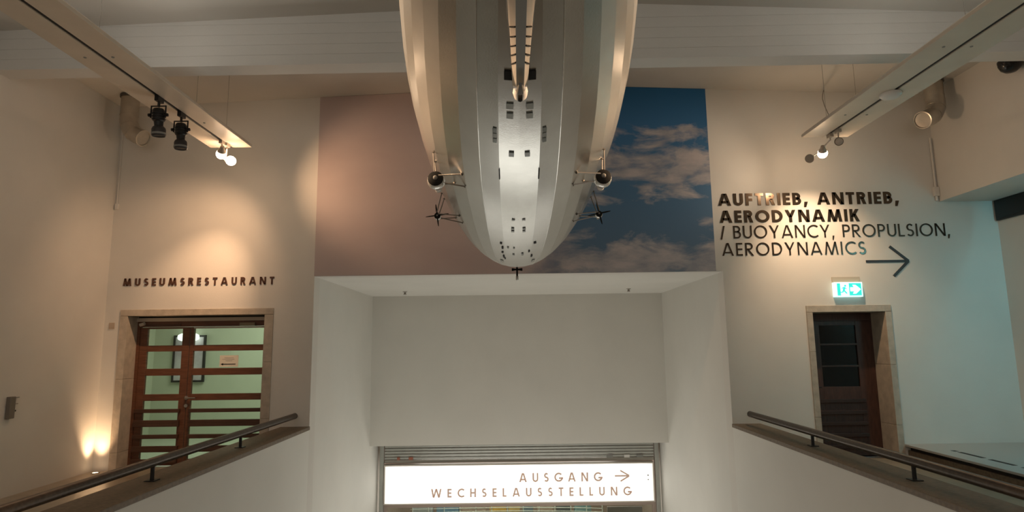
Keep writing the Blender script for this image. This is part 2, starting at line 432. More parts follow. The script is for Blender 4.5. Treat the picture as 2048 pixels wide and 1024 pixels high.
b.prism([(mx0, RT + .006), (mx1, RT + .006), (mx1, ceil_z(mx1) - .004), (.8, ceil_z(.8) - .004), (mx0, ceil_z(mx0) - .004)], .010, 1, D - .0102)
b.done('sky_mural', mu, loc=(0, D, RT), label='large printed sky mural, hazy mauve to blue with clouds, above the recess', cat='mural')

# ------------------------------------------------------------------ lettering (geometric capitals built from strokes)
def glyph(ch, w):
    P = []
    def rect(x0, y0, x1, y1): P.append([(x0, y0), (x1, y0), (x1, y1), (x0, y1)])
    def diag(xb, xt, y0=0., y1=1., ww=None):
        q = ww or w; hw = q * math.hypot(xt - xb, y1 - y0) / (y1 - y0) / 2
        P.append([(xb - hw, y0), (xb + hw, y0), (xt + hw, y1), (xt - hw, y1)])
    def arc(cx, cy, rx, ry, a0, a1, n=None):
        n = n or max(6, int(abs(a1 - a0) / 12))
        pts = []
        for i in range(n + 1):
            a = math.radians(a0 + (a1 - a0) * i / n); c_, s_ = math.cos(a), math.sin(a)
            pts.append(((cx + rx * c_, cy + ry * s_), (cx + (rx - w) * c_, cy + (ry - w) * s_)))
        for (a, b_), (c2, d_) in zip(pts, pts[1:]): P.append([a, c2, d_, b_])
    def hwid(dx): return w * math.hypot(dx, 1) / 2
    if ch == 'A':
        W = .84 + .35 * w; k = W / 2; hh = w * math.hypot(k, 1) / 2
        diag(hh, k - hh * .35); diag(W - hh, k + hh * .35); rect(W * .24, .20, W * .76, .20 + w * .9)
    elif ch == 'B':
        W = .55 + .25 * w; m_ = .53; rect(0, 0, w, 1); ru = (1 - m_ + w / 2) / 2; rl = (m_ + w / 2) / 2
        rect(w, 1 - w, W * .93 - ru, 1); rect(w, m_ - w / 2, W - rl, m_ + w / 2); rect(w, 0, W - rl, w)
        arc(W * .93 - ru, 1 - ru, ru, ru, -90, 90); arc(W - rl, rl, rl, rl, -90, 90)
    elif ch == 'C': W = .80; arc(.51, .5, .51, .51, 48, 312)
    elif ch == 'D': W = .76; rect(0, 0, w, 1); rect(w, 0, .28, w); rect(w, 1 - w, .28, 1); arc(.28, .5, .48, .5, -90, 90)
    elif ch == 'E': W = .46 + .2 * w; rect(0, 0, w, 1); rect(w, 0, W, w); rect(w, 1 - w, W, 1); rect(w, .5 - w / 2, W * .96, .5 + w / 2)
    elif ch == 'F': W = .46 + .2 * w; rect(0, 0, w, 1); rect(w, 1 - w, W, 1); rect(w, .47 - w / 2, W * .94, .47 + w / 2)
    elif ch == 'G': W = .92; arc(.51, .5, .51, .51, 42, 350); rect(.52, .5 - w, .52 + .5, .5)
    elif ch == 'H': W = .70; rect(0, 0, w, 1); rect(W - w, 0, W, 1); rect(w, .5 - w / 2, W - w, .5 + w / 2)
    elif ch == 'I': W = w; rect(0, 0, w, 1)
    elif ch == 'K':
        W = .66 + .2 * w; rect(0, 0, w, 1); diag(w * .9, W - w * .75, .36, 1); diag(W - w * .62, w * 1.5, 0, .60)
    elif ch == 'L': W = .44 + .15 * w; rect(0, 0, w, 1); rect(w, 0, W, w)
    elif ch == 'M':
        W = 1.0 + .3 * w; hh = hwid(.14)
        diag(hh, .14 + hh); diag(W - hh, W - .14 - hh); diag(W / 2 - w * .1, .14 + hh, .0, 1); diag(W / 2 + w * .1, W - .14 - hh, .0, 1)
    elif ch == 'N': W = .76 + .2 * w; rect(0, 0, w, 1); rect(W - w, 0, W, 1); diag(W - w * .65, w * .65)
    elif ch == 'O': W = 1.02; arc(.51, .5, .51, .51, 0, 360, 32)
    elif ch == 'P': W = .55 + .2 * w; m_ = .42; rect(0, 0, w, 1); r_ = (1 - m_) / 2; rect(w, 1 - w, W - r_, 1); rect(w, m_, W - r_, m_ + w); arc(W - r_, m_ + r_, r_, r_, -90, 90)
    elif ch == 'R': W = .60 + .2 * w; m_ = .44; rect(0, 0, w, 1); r_ = (1 - m_) / 2; k = W * .93; rect(w, 1 - w, k - r_, 1); rect(w, m_, k - r_, m_ + w); arc(k - r_, m_ + r_, r_, r_, -90, 90); diag(W - w * .55, w * 1.7, 0, m_ + w * .4)
    elif ch == 'S':
        W = .56; ro = (.5 + w / 2) / 2; k = W / 2
        arc(k, 1 - ro, k * .94, ro, 32, 270); arc(k, ro, k, ro, 90, -148)
    elif ch == 'T': W = .54 + .2 * w; rect(W / 2 - w / 2, 0, W / 2 + w / 2, 1 - w); rect(0, 1 - w, W, 1)
    elif ch == 'U': W = .68; rect(0, .34, w, 1); rect(W - w, .34, W, 1); arc(W / 2, .34, W / 2, .34, 180, 360)
    elif ch == 'W':
        W = 1.25; q = hwid(.26); diag(.30, q); diag(.32, W / 2); diag(W - .32, W / 2); diag(W - .30, W - q)
    elif ch == 'Y': W = .74 + .2 * w; rect(W / 2 - w / 2, 0, W / 2 + w / 2, .46); diag(W / 2, w * .6, .40, 1); diag(W / 2, W - w * .6, .40, 1)
    elif ch == ',': W = w * 1.4; P.append([(0, -.20), (w * .7, -.20), (w * 1.35, w * 1.15), (w * .25, w * 1.15)])
    elif ch == '/': W = .34; diag(.05, .30, -.08, 1.0)
    return P, W


def lettering(parent, text, x0, x1, zb, hgt, w, yf, depth, m_, space=.42, dz=0.0, hs=1.0):
    """capitals spread from x0 to x1, baseline zb, front at yf, facing the stair; dz: drop of the baseline over the run"""
    gs = [glyph(c_, w) if c_ != ' ' else ([], space) for c_ in text]
    nat = sum(g[1] for g in gs) * hgt * hs
    gap = (x1 - x0 - nat) / (len(text) - 1)
    x = x0
    for c_, (P, W) in zip(text, gs):
        if P:
            mb = MB()
            for q in P:
                mb.prism([(x + a * hgt * hs, zb + dz * (x - x0) / (x1 - x0) + b_ * hgt) for a, b_ in q], depth, 1, yf)
            part(parent, 'letter', mb, m_)
        x += W * hgt * hs + gap


le = empty('wall_lettering', (-4.65, D, 2.63), 'dark brown capitals reading MUSEUMSRESTAURANT above the double door', 'lettering')
lettering(le, 'MUSEUMSRESTAURANT', -5.765, -3.53, 2.635, .112, .20, D - .014, .013, brown_l)
lr = empty('wall_lettering', (4.8, D, 3.0), 'four lines of shiny bronze capitals AUFTRIEB, ANTRIEB, AERODYNAMIK on right end wall', 'lettering')
lettering(lr, 'AUFTRIEB, ANTRIEB,', 3.118, 5.847, 3.737, .186, .215, D - .010, .009, bronze, .30, hs=1.15)
lettering(lr, 'AERODYNAMIK', 3.125, 5.23, 3.475, .186, .215, D - .010, .009, bronze, .32, hs=1.12)
lettering(lr, '/ BUOYANCY, PROPULSION,', 3.125, 6.555, 3.235, .192, .115, D - .010, .009, bronze, .32)
lettering(lr, 'AERODYNAMICS', 3.135, 5.275, 2.975, .192, .115, D - .010, .009, bronze, .32)
am = MB(); tk = .026
def bar2(mb, a, c_, t, yf, d):
    a = Vector(a); c_ = Vector(c_); n = (c_ - a).normalized(); p = Vector((-n.y, n.x)) * t / 2
    mb.prism([tuple(a + p), tuple(a - p), tuple(c_ - p), tuple(c_ + p)], d, 1, yf)
bar2(am, (5.262, 2.864), (5.885, 2.864), tk * 1.4, D - .010, .009)
bar2(am, (5.632, 3.085), (5.895, 2.862), tk * 1.5, D - .0101, .009)
bar2(am, (5.655, 2.640), (5.895, 2.866), tk * 1.5, D - .0102, .009)
am.done('direction_arrow', arrow_m, loc=(5.58, D, 2.86), label='black right-pointing arrow under the bronze lettering, above the exit sign', cat='arrow')

# ------------------------------------------------------------------ exit sign
ex = empty('exit_sign', (4.935, D, 2.34), 'lit green exit sign with running figure and white arrow, above the dark door', 'sign')
ex0, ex1, ez0, ez1 = 4.728, 5.142, 2.337, 2.553
yb = D - .06
part(ex, 'mounting_plate', MB().box((ex0 + .0, D - .018, ez1), (ex1 - .005, D, 2.635)), mat('exit_plate', (.50, .43, .34), .6))
part(ex, 'housing', MB().box((ex0, yb, ez0), (ex1, D, ez1)), mat('exit_white', (.7, .95, .92), .5, emit=(.62, 1, .95), estr=.9), bevel=.004)
gm = mat('exit_green', (.02, .45, .40), .5, emit=(.03, .72, .62), estr=.95); wm = mat('exit_light', (.8, 1, .97), .5, emit=(.72, 1, .96), estr=.95)
part(ex, 'green_field', MB().box((ex0 + .215, yb - .004, ez0 + .022), (ex1 - .022, yb, ez1 - .016)), gm)
part(ex, 'green_field', MB().box((ex0 + .040, yb - .004, ez0 + .022), (ex0 + .085, yb, ez1 - .016)), gm)
xa, za = ex0 + .228, ez0 + .110
part(ex, 'arrow', MB().prism([(xa, za - .030), (xa + .055, za - .030), (xa + .035, za - .066), (xa + .080, za - .066), (xa + .155, za), (xa + .080, za + .066), (xa + .035, za + .066), (xa + .055, za + .030), (xa, za + .030)], .004, 1, yb - .008), wm)
rm = MB(); xr = ex0 + .135
for a, c_, t in (((xr + .012, ez0 + .145), (xr - .002, ez0 + .095), .026), ((xr - .002, ez0 + .098), (xr + .042, ez0 + .052), .016), ((xr - .002, ez0 + .098), (xr - .020, ez0 + .070), .016), ((xr - .020, ez0 + .070), (xr - .055, ez0 + .070), .012), ((xr + .010, ez0 + .140), (xr + .040, ez0 + .120), .010), ((xr + .008, ez0 + .140), (xr - .028, ez0 + .128), .010)):
    bar2(rm, a, c_, t, yb - .004, .004)
rm.prism([(xr + .024 + .014 * math.cos(k * .785), ez0 + .164 + .014 * math.sin(k * .785)) for k in range(8)], .004, 1, yb - .004)
part(ex, 'running_figure', rm, gm)

# ------------------------------------------------------------------ roller shutter and lightbox over the shop entrance
SY = 13.6
rs = empty('roller_shutter', (.1, SY, -.45), 'raised grey aluminium roller shutter under the back wall of the recess', 'shutter')
for i in range(7):
    z1 = -.28 - i * .062
    part(rs, 'slat', MB().prism([(SY, z1), (SY - .010, z1 - .012), (SY - .014, z1 - .030), (SY - .010, z1 - .048), (SY, z1 - .058), (SY + .012, z1 - .058), (SY + .012, z1)], 5.78, 0, -2.79), shutm)
part(rs, 'bottom_bar', MB().box((-2.79, SY - .02, -.775), (2.99, SY + .03, -.715)), mat('shutter_bar', (.42, .40, .36), .4, .5), bevel=.004)
part(rs, 'guide_rail', MB().box((-2.89, SY - .05, -4), (-2.80, SY + .05, -.28)), shutm, bevel=.004)
part(rs, 'guide_rail', MB().box((3.00, SY - .05, -4), (3.09, SY + .05, -.28)), shutm, bevel=.004)
red = mat('catch_red', (.38, .13, .08), .5); gcl = mat('catch_grey', (.25, .25, .23), .5)
for x_, m_, ww in ((-2.52, red, .06), (-2.27, red, .09), (1.98, gcl, .13), (2.35, white, .12), (2.62, gcl, .14)):
    part(rs, 'safety_catch', MB().box((x_, SY - .035, -.715), (x_ + ww, SY + .01, -.655)), m_, bevel=.004)

sg = empty('lightbox_sign', (.08, SY, -1.6), 'white backlit sign reading AUSGANG and WECHSELAUSSTELLUNG with arrow', 'sign')
lit = mat('lit_acrylic', (.9, .88, .82), .4, emit=(1.0, .965, .88), estr=1.7)
sx0, sx1, sz0, sz1 = -2.785, 2.965, -1.615, -.80
part(sg, 'housing', MB().box((sx0, SY - .10, sz0), (sx1, SY + .08, sz1)), mat('sign_housing', (.55, .50, .44), .5), bevel=.006)
part(sg, 'light_panel', MB().box((sx0 + .03, SY - .110, sz0 + .03), (sx1 - .03, SY - .1005, sz1 - .03)), lit)
_n = lit.node_tree; _t = _n.nodes.new('ShaderNodeTexCoord'); _x = _n.nodes.new('ShaderNodeSeparateXYZ'); _r = _n.nodes.new('ShaderNodeValToRGB'); _m = _n.nodes.new('ShaderNodeMath'); _m.operation = 'MULTIPLY_ADD'
_n.links.new(_t.outputs['Generated'], _x.inputs[0]); _n.links.new(_x.outputs['X'], _r.inputs[0])
_e = _r.color_ramp.elements; _e.new(.03); _e.new(.97)
for _k, (_p, _v) in enumerate(((0, .42), (.032, 1), (.962, 1), (1, .40))): _e[_k].position = _p; _e[_k].color = (_v, _v, _v, 1)
_m.inputs[1].default_value = 1.7; _m.inputs[2].default_value = 0; _n.links.new(_r.outputs[0], _m.inputs[0]); _n.links.new(_m.outputs[0], _n.nodes['Principled BSDF'].inputs['Emission Strength'])
lettering(sg, 'AUSGANG', .09, 1.845, -1.180, .185, .19, SY - .118, .007, grey_l)
lettering(sg, 'WECHSELAUSSTELLUNG', -1.775, 2.455, -1.472, .178, .19, SY - .118, .007, grey_l)
aw = MB()
bar2(aw, (2.12, -1.075), (2.42, -1.075), .032, SY - .118, .007); bar2(aw, (2.24, -.965), (2.43, -1.073), .032, SY - .1181, .007); bar2(aw, (2.24, -1.185), (2.43, -1.077), .032, SY - .1182, .007)
part(sg, 'arrow', aw, grey_l)
part(sg, 'screw', MB().lathe([(0, .016), (.006, .014), (.008, 0)], (2.83, SY - .110, -1.07), (0, -1, 0), 10), gcl)
part(sg, 'screw', MB().lathe([(0, .014), (.006, .012), (.008, 0)], (2.83, SY - .110, -1.16), (0, -1, 0), 10), gcl)

# shop behind: frame, wire rack, boxed goods
eg = empty('door_3', (.1, SY + .2, -4), 'glazed shop entrance below the backlit sign', 'door', kind='structure')
fm = mat('entrance_frame', (.42, .33, .28), .5)
part(eg, 'head_frame', MB().box((-2.80, SY + .02, -1.70), (3.0, SY + .08, -1.615)), fm)
part(eg, 'side_frame', MB().box((-2.80, SY + .02, -4), (-2.72, SY + .08, -1.70)), fm)
part(eg, 'side_frame', MB().box((2.92, SY + .02, -4), (3.0, SY + .08, -1.70)), fm)
part(eg, 'glass_pane', MB().box((-2.72, SY + .045, -4), (2.92, SY + .055, -1.70)), pane_m)
b = MB()
for q in ([(-3.2, 18.2, -4), (3.4, 18.2, -4), (3.4, 18.2, -.4), (-3.2, 18.2, -.4)], [(-3.2, 14.2, -4), (-3.2, 18.2, -4), (-3.2, 18.2, -.4), (-3.2, 14.2, -.4)], [(3.4, 14.2, -4), (3.4, 18.2, -4), (3.4, 18.2, -.4), (3.4, 14.2, -.4)], [(-3.2, 13.7, -.4), (3.4, 13.7, -.4), (3.4, 18.2, -.4), (-3.2, 18.2, -.4)]): b.face(q)
struct('wall_shop', b, mat('shop_wall', (.46, .36, .31), .8), 'mauve brown wall of the shop beyond the entrance', 'wall')
area('shop_light', (0, 14.9, -.5), (0, 15, -3), 4.5, 1.2, 110, (1, .93, .82))
wr = empty('wire_rack', (-.1, 15.0, -4), 'white wire display rack in the shop below the backlit sign', 'rack')
wwire = mat('white_wire', (.75, .77, .75), .4)
for i, z in enumerate((-1.99, -2.06, -2.14, -2.22, -2.6, -3.0)):
    part(wr, 'wire', MB().tube([(-2.45, 14.98, z - .02), (-1.2, 14.96, z), (0, 14.95, z + .004 * i), (1.4, 14.96, z - .02), (2.05, 14.98, z - .05)], .009, 6), wwire)
for i in range(13):
    x_ = -2.4 + i * .37
    part(wr, 'upright', MB().tube([(x_, 14.97, -3.98), (x_, 14.97, -1.90 - .02 * (i % 3))], .012, 6), wwire)
for x_, ww, z1, col, nm in ((-2.42, .50, -1.93, (.50, .52, .55), 'pale grey'), (-1.85, .55, -1.96, (.22, .36, .52), 'blue'), (-1.27, .62, -1.95, (.48, .36, .31), 'mauve'), (-.60, .42, -1.95, (.72, .45, .12), 'orange'), (-.16, .30, -1.95, (.66, .47, .20), 'ochre'), (.17, .28, -1.99, (.20, .25, .30), 'slate blue'), (.52, .40, -1.97, (.48, .36, .30), 'rose brown'), (.98, .36, -1.96, (.13, .13, .14), 'charcoal'), (1.40, .42, -1.99, (.25, .38, .40), 'teal')):
    o = MB().box((x_, 15.05, z1 - .42), (x_ + ww - .03, 15.28, z1)).done('goods_box', mat('box_' + nm.replace(' ', '_'), col, .5, noise=.15, nscale=8), bevel=.008, loc=(x_ + ww / 2, 15.15, z1 - .42),
        label=nm + ' goods box on the wire rack below the backlit sign', cat='box', group='boxes on the shop rack')
    # shelf under each box
part(wr, 'shelf', MB().box((-2.45, 15.0, -2.455), (2.0, 15.32, -2.43)), wwire)
part(wr, 'shelf', MB().box((-2.45, 15.0, -3.2), (2.0, 15.32, -3.17)), wwire)
o = MB().box((2.1, 14.6, -4), (2.9, 14.66, -1.98)).done('display_panel', mat('panel_grey', (.24, .20, .20), .6), bevel=.006, loc=(2.5, 14.63, -4), label='tall grey display panel right of the wire rack', cat='panel')

# sprinklers in the recess soffit
for x_, y_, nm in ((-2.065, 11.70, 'left'), (2.223, 11.65, 'right')):
    sp_ = empty('sprinkler', (x_, y_, RT), 'small white sprinkler in the recess soffit, the %s one' % nm, 'sprinkler', 'sprinklers in the recess soffit')
    part(sp_, 'rose', MB().lathe([(0, .045), (.010, .042), (.016, .02)], (x_, y_, RT), (0, 0, -1), 16), mat('sprinkler_white', (.45, .42, .38), .5), smooth=True)
    part(sp_, 'head', MB().lathe([(.012, .022), (.040, .018), (.052, .030), (.058, .030), (.060, 0)], (x_, y_, RT), (0, 0, -1), 16), mat('sprinkler_metal', (.35, .32, .28), .4, .5), smooth=True)

# ------------------------------------------------------------------ handrails on the parapets
def handrail(x, zc, zr, y_end, posts, label):
    r = empty('handrail', (x, y_end, zc), label, 'handrail')
    part(r, 'rail', MB().tube([(x, 1.6, zr), (x, y_end, zr)], .041, 14), steel, smooth=True)
    part(r, 'end_cap', MB().lathe([(0, .042), (.012, .042), (.02, .032), (.022, 0)], (x, y_end, zr), (0, 1, 0), 14), black, smooth=True)
    for y in posts:
        p = part(r, 'post', MB().tube([(x, y, zc), (x, y, zr)], .017, 10), black, smooth=True)
        p2 = part(r, 'foot_plate', MB().box((x - .045, y - .045, zc), (x + .045, y + .045, zc + .008)), black)
handrail(-3.13, CAPL, .735, 8.93, (7.2, 5.48, 3.7, 2.0), 'dark bronze handrail on short posts along the left parapet')
handrail(3.33, CAPR, .695, 8.83, (7.04, 5.30, 3.6, 2.0), 'dark bronze handrail on short posts along the right parapet')

# ------------------------------------------------------------------ right aisle: ledge with slots
lg = empty('convector_ledge', (6.4, 7.5, 0), 'long pale ledge with dark slots along the right aisle', 'ledge')
cold_w = mat('ledge_paint', (.40, .40, .38), .5)
part(lg, 'top', MB().box((5.553, 1.5, .205), (XA - .003, D - .003, .235)), cold_w, bevel=.004)
part(lg, 'core', MB().box((5.64, 1.5, 0), (XA - .003, D - .003, .205)), mat('ledge_core_shade', (.03, .025, .02), .7))  # near-black: shadow line under the overhang is put into this colour
for i in range(5):
    y1 = D - i * 1.5
    part(lg, 'stone_panel', MB().box((5.60, y1 - 1.495, .0), (5.64, y1, .150)), capm, bevel=.003)
for y0, y1 in ((8.36, 8.44), (7.89, 8.31), (7.41, 7.79), (6.9, 7.3), (6.4, 6.8), (5.9, 6.3)):
    part(lg, 'slot', MB().box((5.815, y0, .228), (5.875, y1, .2365)), slot_m)

ln = empty('strip_luminaire', (7.15, 5.8, 3.7), 'cold strip light behind an added light-blocking fascia under the right bulkhead, outside the frame', 'lamp')
part(ln, 'shield', MB().box((7.02, 4.5, 3.42), (7.04, 7.50, 3.758)), white)  # added board, keeps the cold light off the wall to the left
part(ln, 'tube', MB().tube([(7.16, 5.05, 3.685), (7.16, 7.35, 3.685)], .014, 10), mat('cold_tube', (.9, 1, 1), .4, emit=(.65, .95, 1), estr=6))
part(ln, 'housing', MB().box((7.12, 5.0, 3.70), (7.20, 7.4, 3.758)), white, bevel=.004)
area('strip_light', (7.14, 6.2, 3.60), (7.30, 6.9, 2.6), .06, 2.3, 46, (.20, .86, 1.0))

vt = empty('black_panel', (XA, 8.6, 3.45), 'black rectangular panel high on the right aisle wall under the bulkhead', 'panel')
part(vt, 'frame', MB().box((XA - .05, 6.6, 3.45), (XA, 8.97, 3.758)), blackr, bevel=.006)
part(vt, 'face', MB().box((XA - .056, 6.64, 3.48), (XA - .05, 8.93, 3.73)), mat('panel_black', (.008, .008, .009), .35))

# ------------------------------------------------------------------ lighting beams hung from the ceiling
def beam(x0, x1, y1, label, side):
    xc = (x0 + x1) / 2; hw = (x1 - x0) / 2; z = 4.40
    r = empty('lighting_beam', (xc, y1, z), label, 'lighting beam')
    prof = [(x0, z), (xc - .022, z), (xc - .022, z + .03), (xc + .022, z + .03), (xc + .022, z), (x1, z), (x1, z + .035), (x1 - .06, z + .085), (x0 + .06, z + .085), (x0, z + .035)]
    part(r, 'profile', MB().prism(prof, y1 + 1.0, 1, -1.0), alu, bevel=.004)
    part(r, 'track', MB().box((xc - .020, -1.0, z + .012), (xc + .020, y1 - .12, z + .028)), slot_m)
    for y in (2.0, 5.0, 7.4):
        for dx in (-.2, .2):
            part(r, 'suspension_wire', MB().tube([(xc + dx, y, z + .08), (xc + dx, y, ceil_z(xc + dx))], .0022, 6), rope)
    part(r, 'fill_tray', MB().box((xc - .08, -.5, z + .085), (xc + .08, 6.2, z + .10)), white)
    area('ceiling_fill', (xc, 2.9, z + .11), (xc, 2.9, z + 2), .12, 6.4, 22, (1.0, .93, .84))  # added fill that brightens ceiling and cross beam, tray included
    for y in (5.35, 3.5, 7.05):
        for dx in (-.16, .10):
            part(r, 'bolt', MB().lathe([(0, .014), (.006, .012), (.008, 0)], (xc + dx, y, z), (0, 0, -1), 10), gcl)
    return r
BLX, BRX = -3.795, 4.205
beam(-4.075, -3.515, 7.98, 'pale hung lighting beam with slot on the left, carrying black spotlights', -1)
beam(3.895, 4.515, 7.86, 'pale hung lighting beam with slot on the right, carrying a white disc', 1)
dm = MB().lathe([(0, .105), (.012, .110), (.030, .106), (.048, .085), (.058, .05), (.060, 0)], (BRX, 6.42, 4.40), (0, 0, -1), 28)
dm.done('smoke_detector', white, smooth=True, loc=(BRX, 6.42, 4.40), label='white round smoke detector under the slot of the right lighting beam', cat='detector')
# loose cord from ceiling to the right beam
MB().tube([(4.83, 8.93, ceil_z(4.83)), (4.79, 8.90, 5.44), (4.70, 8.75, 5.31), (4.60, 8.52, 5.10), (4.47, 8.2, 4.85), (4.33, 7.9, 4.62), (4.25, 7.74, 4.48)], .006, 6).done('power_cord', rope, label='thin cord hanging from ceiling to the right lighting beam', cat='cord')

# black framing spotlights (pointing down)
def black_spot(x, y, label, tilt):
    r = empty('spotlight', (x, y, 4.40), label, 'spotlight', 'black spotlights on the left lighting beam')
    part(r, 'adapter', MB().box((x - .022, y - .055, 4.345), (x + .022, y + .055, 4.412)), black, bevel=.004)
    a = Vector((tilt[0], tilt[1], -1)).normalized(); p = Vector((x, y, 4.30))
    part(r, 'stem', MB().tube([(x, y, 4.35), (x, y, 4.29)], .014, 8), black)
    yk = MB(); u = Vector((1, 0, 0)); wv = .078
    yk.tube([p + u * -wv - Vector((0, 0, .13)), p + u * -wv, p + u * wv, p + u * wv - Vector((0, 0, .13))], .010, 6)
    part(r, 'yoke', yk, black)
    hd = MB().lathe([(0, 0), (0, .048), (.02, .060), (.13, .060), (.14, .048), (.18, .044), (.20, .046)], p + Vector((0, 0, -.03)), a, 16)
    part(r, 'body', hd, black, smooth=True)
    for k, dd in enumerate((.05, .08, .11)):
        part(r, 'cooling_fin', MB().lathe([(0, .060), (0, .068), (.008, .068), (.008, .060)], p + Vector((0, 0, -.03)) + a * dd, a, 16), black)
    part(r, 'knob', MB().lathe([(0, .018), (.02, .018), (.022, 0)], p + u * .085 - Vector((0, 0, .10)), (1, 0, 0), 10), black)
    part(r, 'knob', MB().lathe([(0, .018), (.02, .018), (.022, 0)], p - u * .085 - Vector((0, 0, .10)), (-1, 0, 0), 10), black)
    part(r, 'lens_barrel', MB().lathe([(.19, .046), (.205, .062), (.225, .070), (.29, .070), (.30, .064), (.29, .058), (.285, 0)], p + Vector((0, 0, -.03)), a, 18), mat('lens_barrel_' + str(round(y, 1)), (.035, .030, .030), .5), smooth=True)
    part(r, 'lens_ring', MB().lathe([(.262, .0705), (.262, .0735), (.282, .0735), (.282, .0705)], p + Vector((0, 0, -.03)), a, 18), gcl)
black_spot(BLX, 6.28, 'larger black spotlight pointing down, farther from the tip of the left lighting beam', (.02, .10))
black_spot(BLX, 6.73, 'black spotlight pointing down, nearest the lit lamps of the left lighting beam', (.03, .04))

# lit spotlights
def lit_spot(x, y, z, target, label, group, body, lamps, glowing=True, bulb=.066, ay=None, point=0):
    ay = y if ay is None else ay
    r = empty('spotlight', (x, y, 4.40), label, 'spotlight', group)
    a = (Vector(target) - Vector((x, y, z))).normalized()
    part(r, 'adapter', MB().box((x - .022, ay - .05, 4.36), (x + .022, ay + .05, 4.412)), body, bevel=.003)
    p = Vector((x, y, z))
    part(r, 'stem', MB().tube([(x, ay, 4.37), (x, ay, 4.33), p - a * .06], .010, 8), body)
    part(r, 'reflector', MB().lathe([(-.09, 0), (-.09, .025), (-.05, .032), (-.02, .050), (0, .055), (-.004, .050), (-.03, .030), (-.05, 0)], p, a, 18), body, smooth=True)
    part(r, 'bulb', MB().lathe([(-bulb, 0)] + [(-bulb * math.cos(k * math.pi / 8), bulb * math.sin(k * math.pi / 8)) for k in range(1, 8)] + [(bulb, 0)] if glowing else [(-.03, 0), (-.028, .02), (-.005, bulb * .9), (.008, bulb), (.014, bulb * .8), (.016, 0)], p + a * (.03 if glowing else 0), a, 16), glow if glowing else mat('dull_lens', (.55, .45, .37), .3), smooth=True)
    for i, (tg, pw, deg, col) in enumerate(lamps):
        spot('spot_light', p + a * .12, tg, pw, col, deg, 1.0, .03)
    if point:
        l = bpy.data.lights.new('bulb_light', 'POINT'); l.energy = point; l.color = (1, .66, .40); l.shadow_soft_size = .04
        o = bpy.data.objects.new('bulb_light', l); C.objects.link(o); o.location = p + a * .13
    return r
paleb = mat('pale_lamp_body', (.48, .41, .34), .45, .3)
GL = 'lit lamps at the tip of the left lighting beam'
lit_spot(BLX, 7.72, 4.25, (-4.55, 8.9, 2.95), 'lit spotlight at the tip of the left lighting beam, the left glowing one', GL, paleb, [((-4.66, 9.0, 2.40), 165, 52, WARM), ((-4.95, 9.0, 2.7), 80, 105, WARM)], point=8)
lit_spot(BLX + .02, 7.90, 4.20, (-1.2, 7.2, 3.0), 'lit spotlight at the tip of the left lighting beam, the right glowing one', GL, paleb, [((-1.9, 8.95, 4.15), 85, 88, WARM)], ay=7.82, point=5)
rl_ = lit_spot(BRX + .02, 7.98, 4.24, (4.6, 9.0, 3.3), 'lit spotlight at the tip of the right lighting beam', 'lamps at the tip of the right lighting beam', paleb, [((4.55, 9.0, 2.75), 165, 92, (1.0, .68, .42)), ((2.1, 8.95, 4.2), 34, 100, (1.0, .74, .52))], ay=7.76, point=16)
lit_spot(BRX + .03, 7.58, 4.245, (1.6, 1.0, 2.5), 'unlit pale spotlight with round lens turned to the viewer on the right lighting beam', 'lamps at the tip of the right lighting beam', paleb, [], glowing=False, bulb=.046)
part(rl_, 'glare_disc', MB().lathe([(0, .058), (.008, .060), (.016, .055), (.018, 0)], (4.014, 7.93, 4.129), (-.25, -1, -.15), 20), mat('filter_disc', (.40, .32, .25), .5), smooth=True)
part(rl_, 'disc_arm', MB().tube([(4.014, 7.93, 4.129), (BRX + .02, 7.92, 4.27)], .005, 6), paleb)
# lamps farther along the beams, above the frame, that light the airship
GH = 'airship spotlights above the frame'
lit_spot(BLX, 3.0, 4.24, (-.3, 2.6, 3.1), 'airship spotlight on the left lighting beam, above the frame', GH, paleb, [((-.45, 2.9, 3.1), 2400, 30, (1.0, .66, .40))])
lit_spot(BRX, 3.0, 4.24, (.4, 2.6, 3.1), 'airship spotlight on the right lighting beam, above the frame', GH, paleb, [((.55, 2.9, 3.1), 2000, 30, (1.0, .66, .40))])

# ------------------------------------------------------------------ air ducts
def duct(pts, rr, label):
    r = empty('air_duct', pts[0], label, 'air duct', 'curved air ducts under the ceiling')
    P = [Vector(p) for p in pts]; Q = []
    for i in range(len(P) - 1):
        p0, p1, p2, p3 = P[max(i - 1, 0)], P[i], P[i + 1], P[min(i + 2, len(P) - 1)]
        for k in range(5):
            t = k / 5
            Q.append(.5 * ((2 * p1) + (p2 - p0) * t + (2 * p0 - 5 * p1 + 4 * p2 - p3) * t * t + (3 * p1 - p0 - 3 * p2 + p3) * t ** 3))
    Q.append(P[-1])
    part(r, 'pipe', MB().tube(Q, rr, 24, cap=False), galv, smooth=True)
    a = (Q[-1] - Q[-2]).normalized()
    part(r, 'end_cap', MB().lathe([(-.002, rr), (.004, rr * 1.02), (.006, rr * .9), (-.01, rr * .85), (-.02, 0)], Q[-1], a, 24), galv, smooth=True)
    part(r, 'collar', MB().lathe([(0, rr * 1.0), (0, rr * 1.14), (.03, rr * 1.14), (.03, rr)], P[0] + Vector((0, 0, -.03)), (0, 0, 1), 24), mat('collar_' + str(round(P[0].x)), (.12, .11, .10), .5, .4), smooth=True)
    for j in (6, 11, 15):
        if j < len(Q) - 1:
            t = (Q[j + 1] - Q[j - 1]).normalized()
            part(r, 'seam', MB().lathe([(-.004, rr), (-.004, rr * 1.03), (.004, rr * 1.03), (.004, rr)], Q[j], t, 24), galv, smooth=True)
duct([(-5.62, 8.60, ceil_z(-5.62) - .012), (-5.62, 8.60, 5.15), (-5.60, 8.58, 4.98), (-5.50, 8.55, 4.83), (-5.34, 8.52, 4.74)], .122, 'curved metal air duct left of the black spotlights')
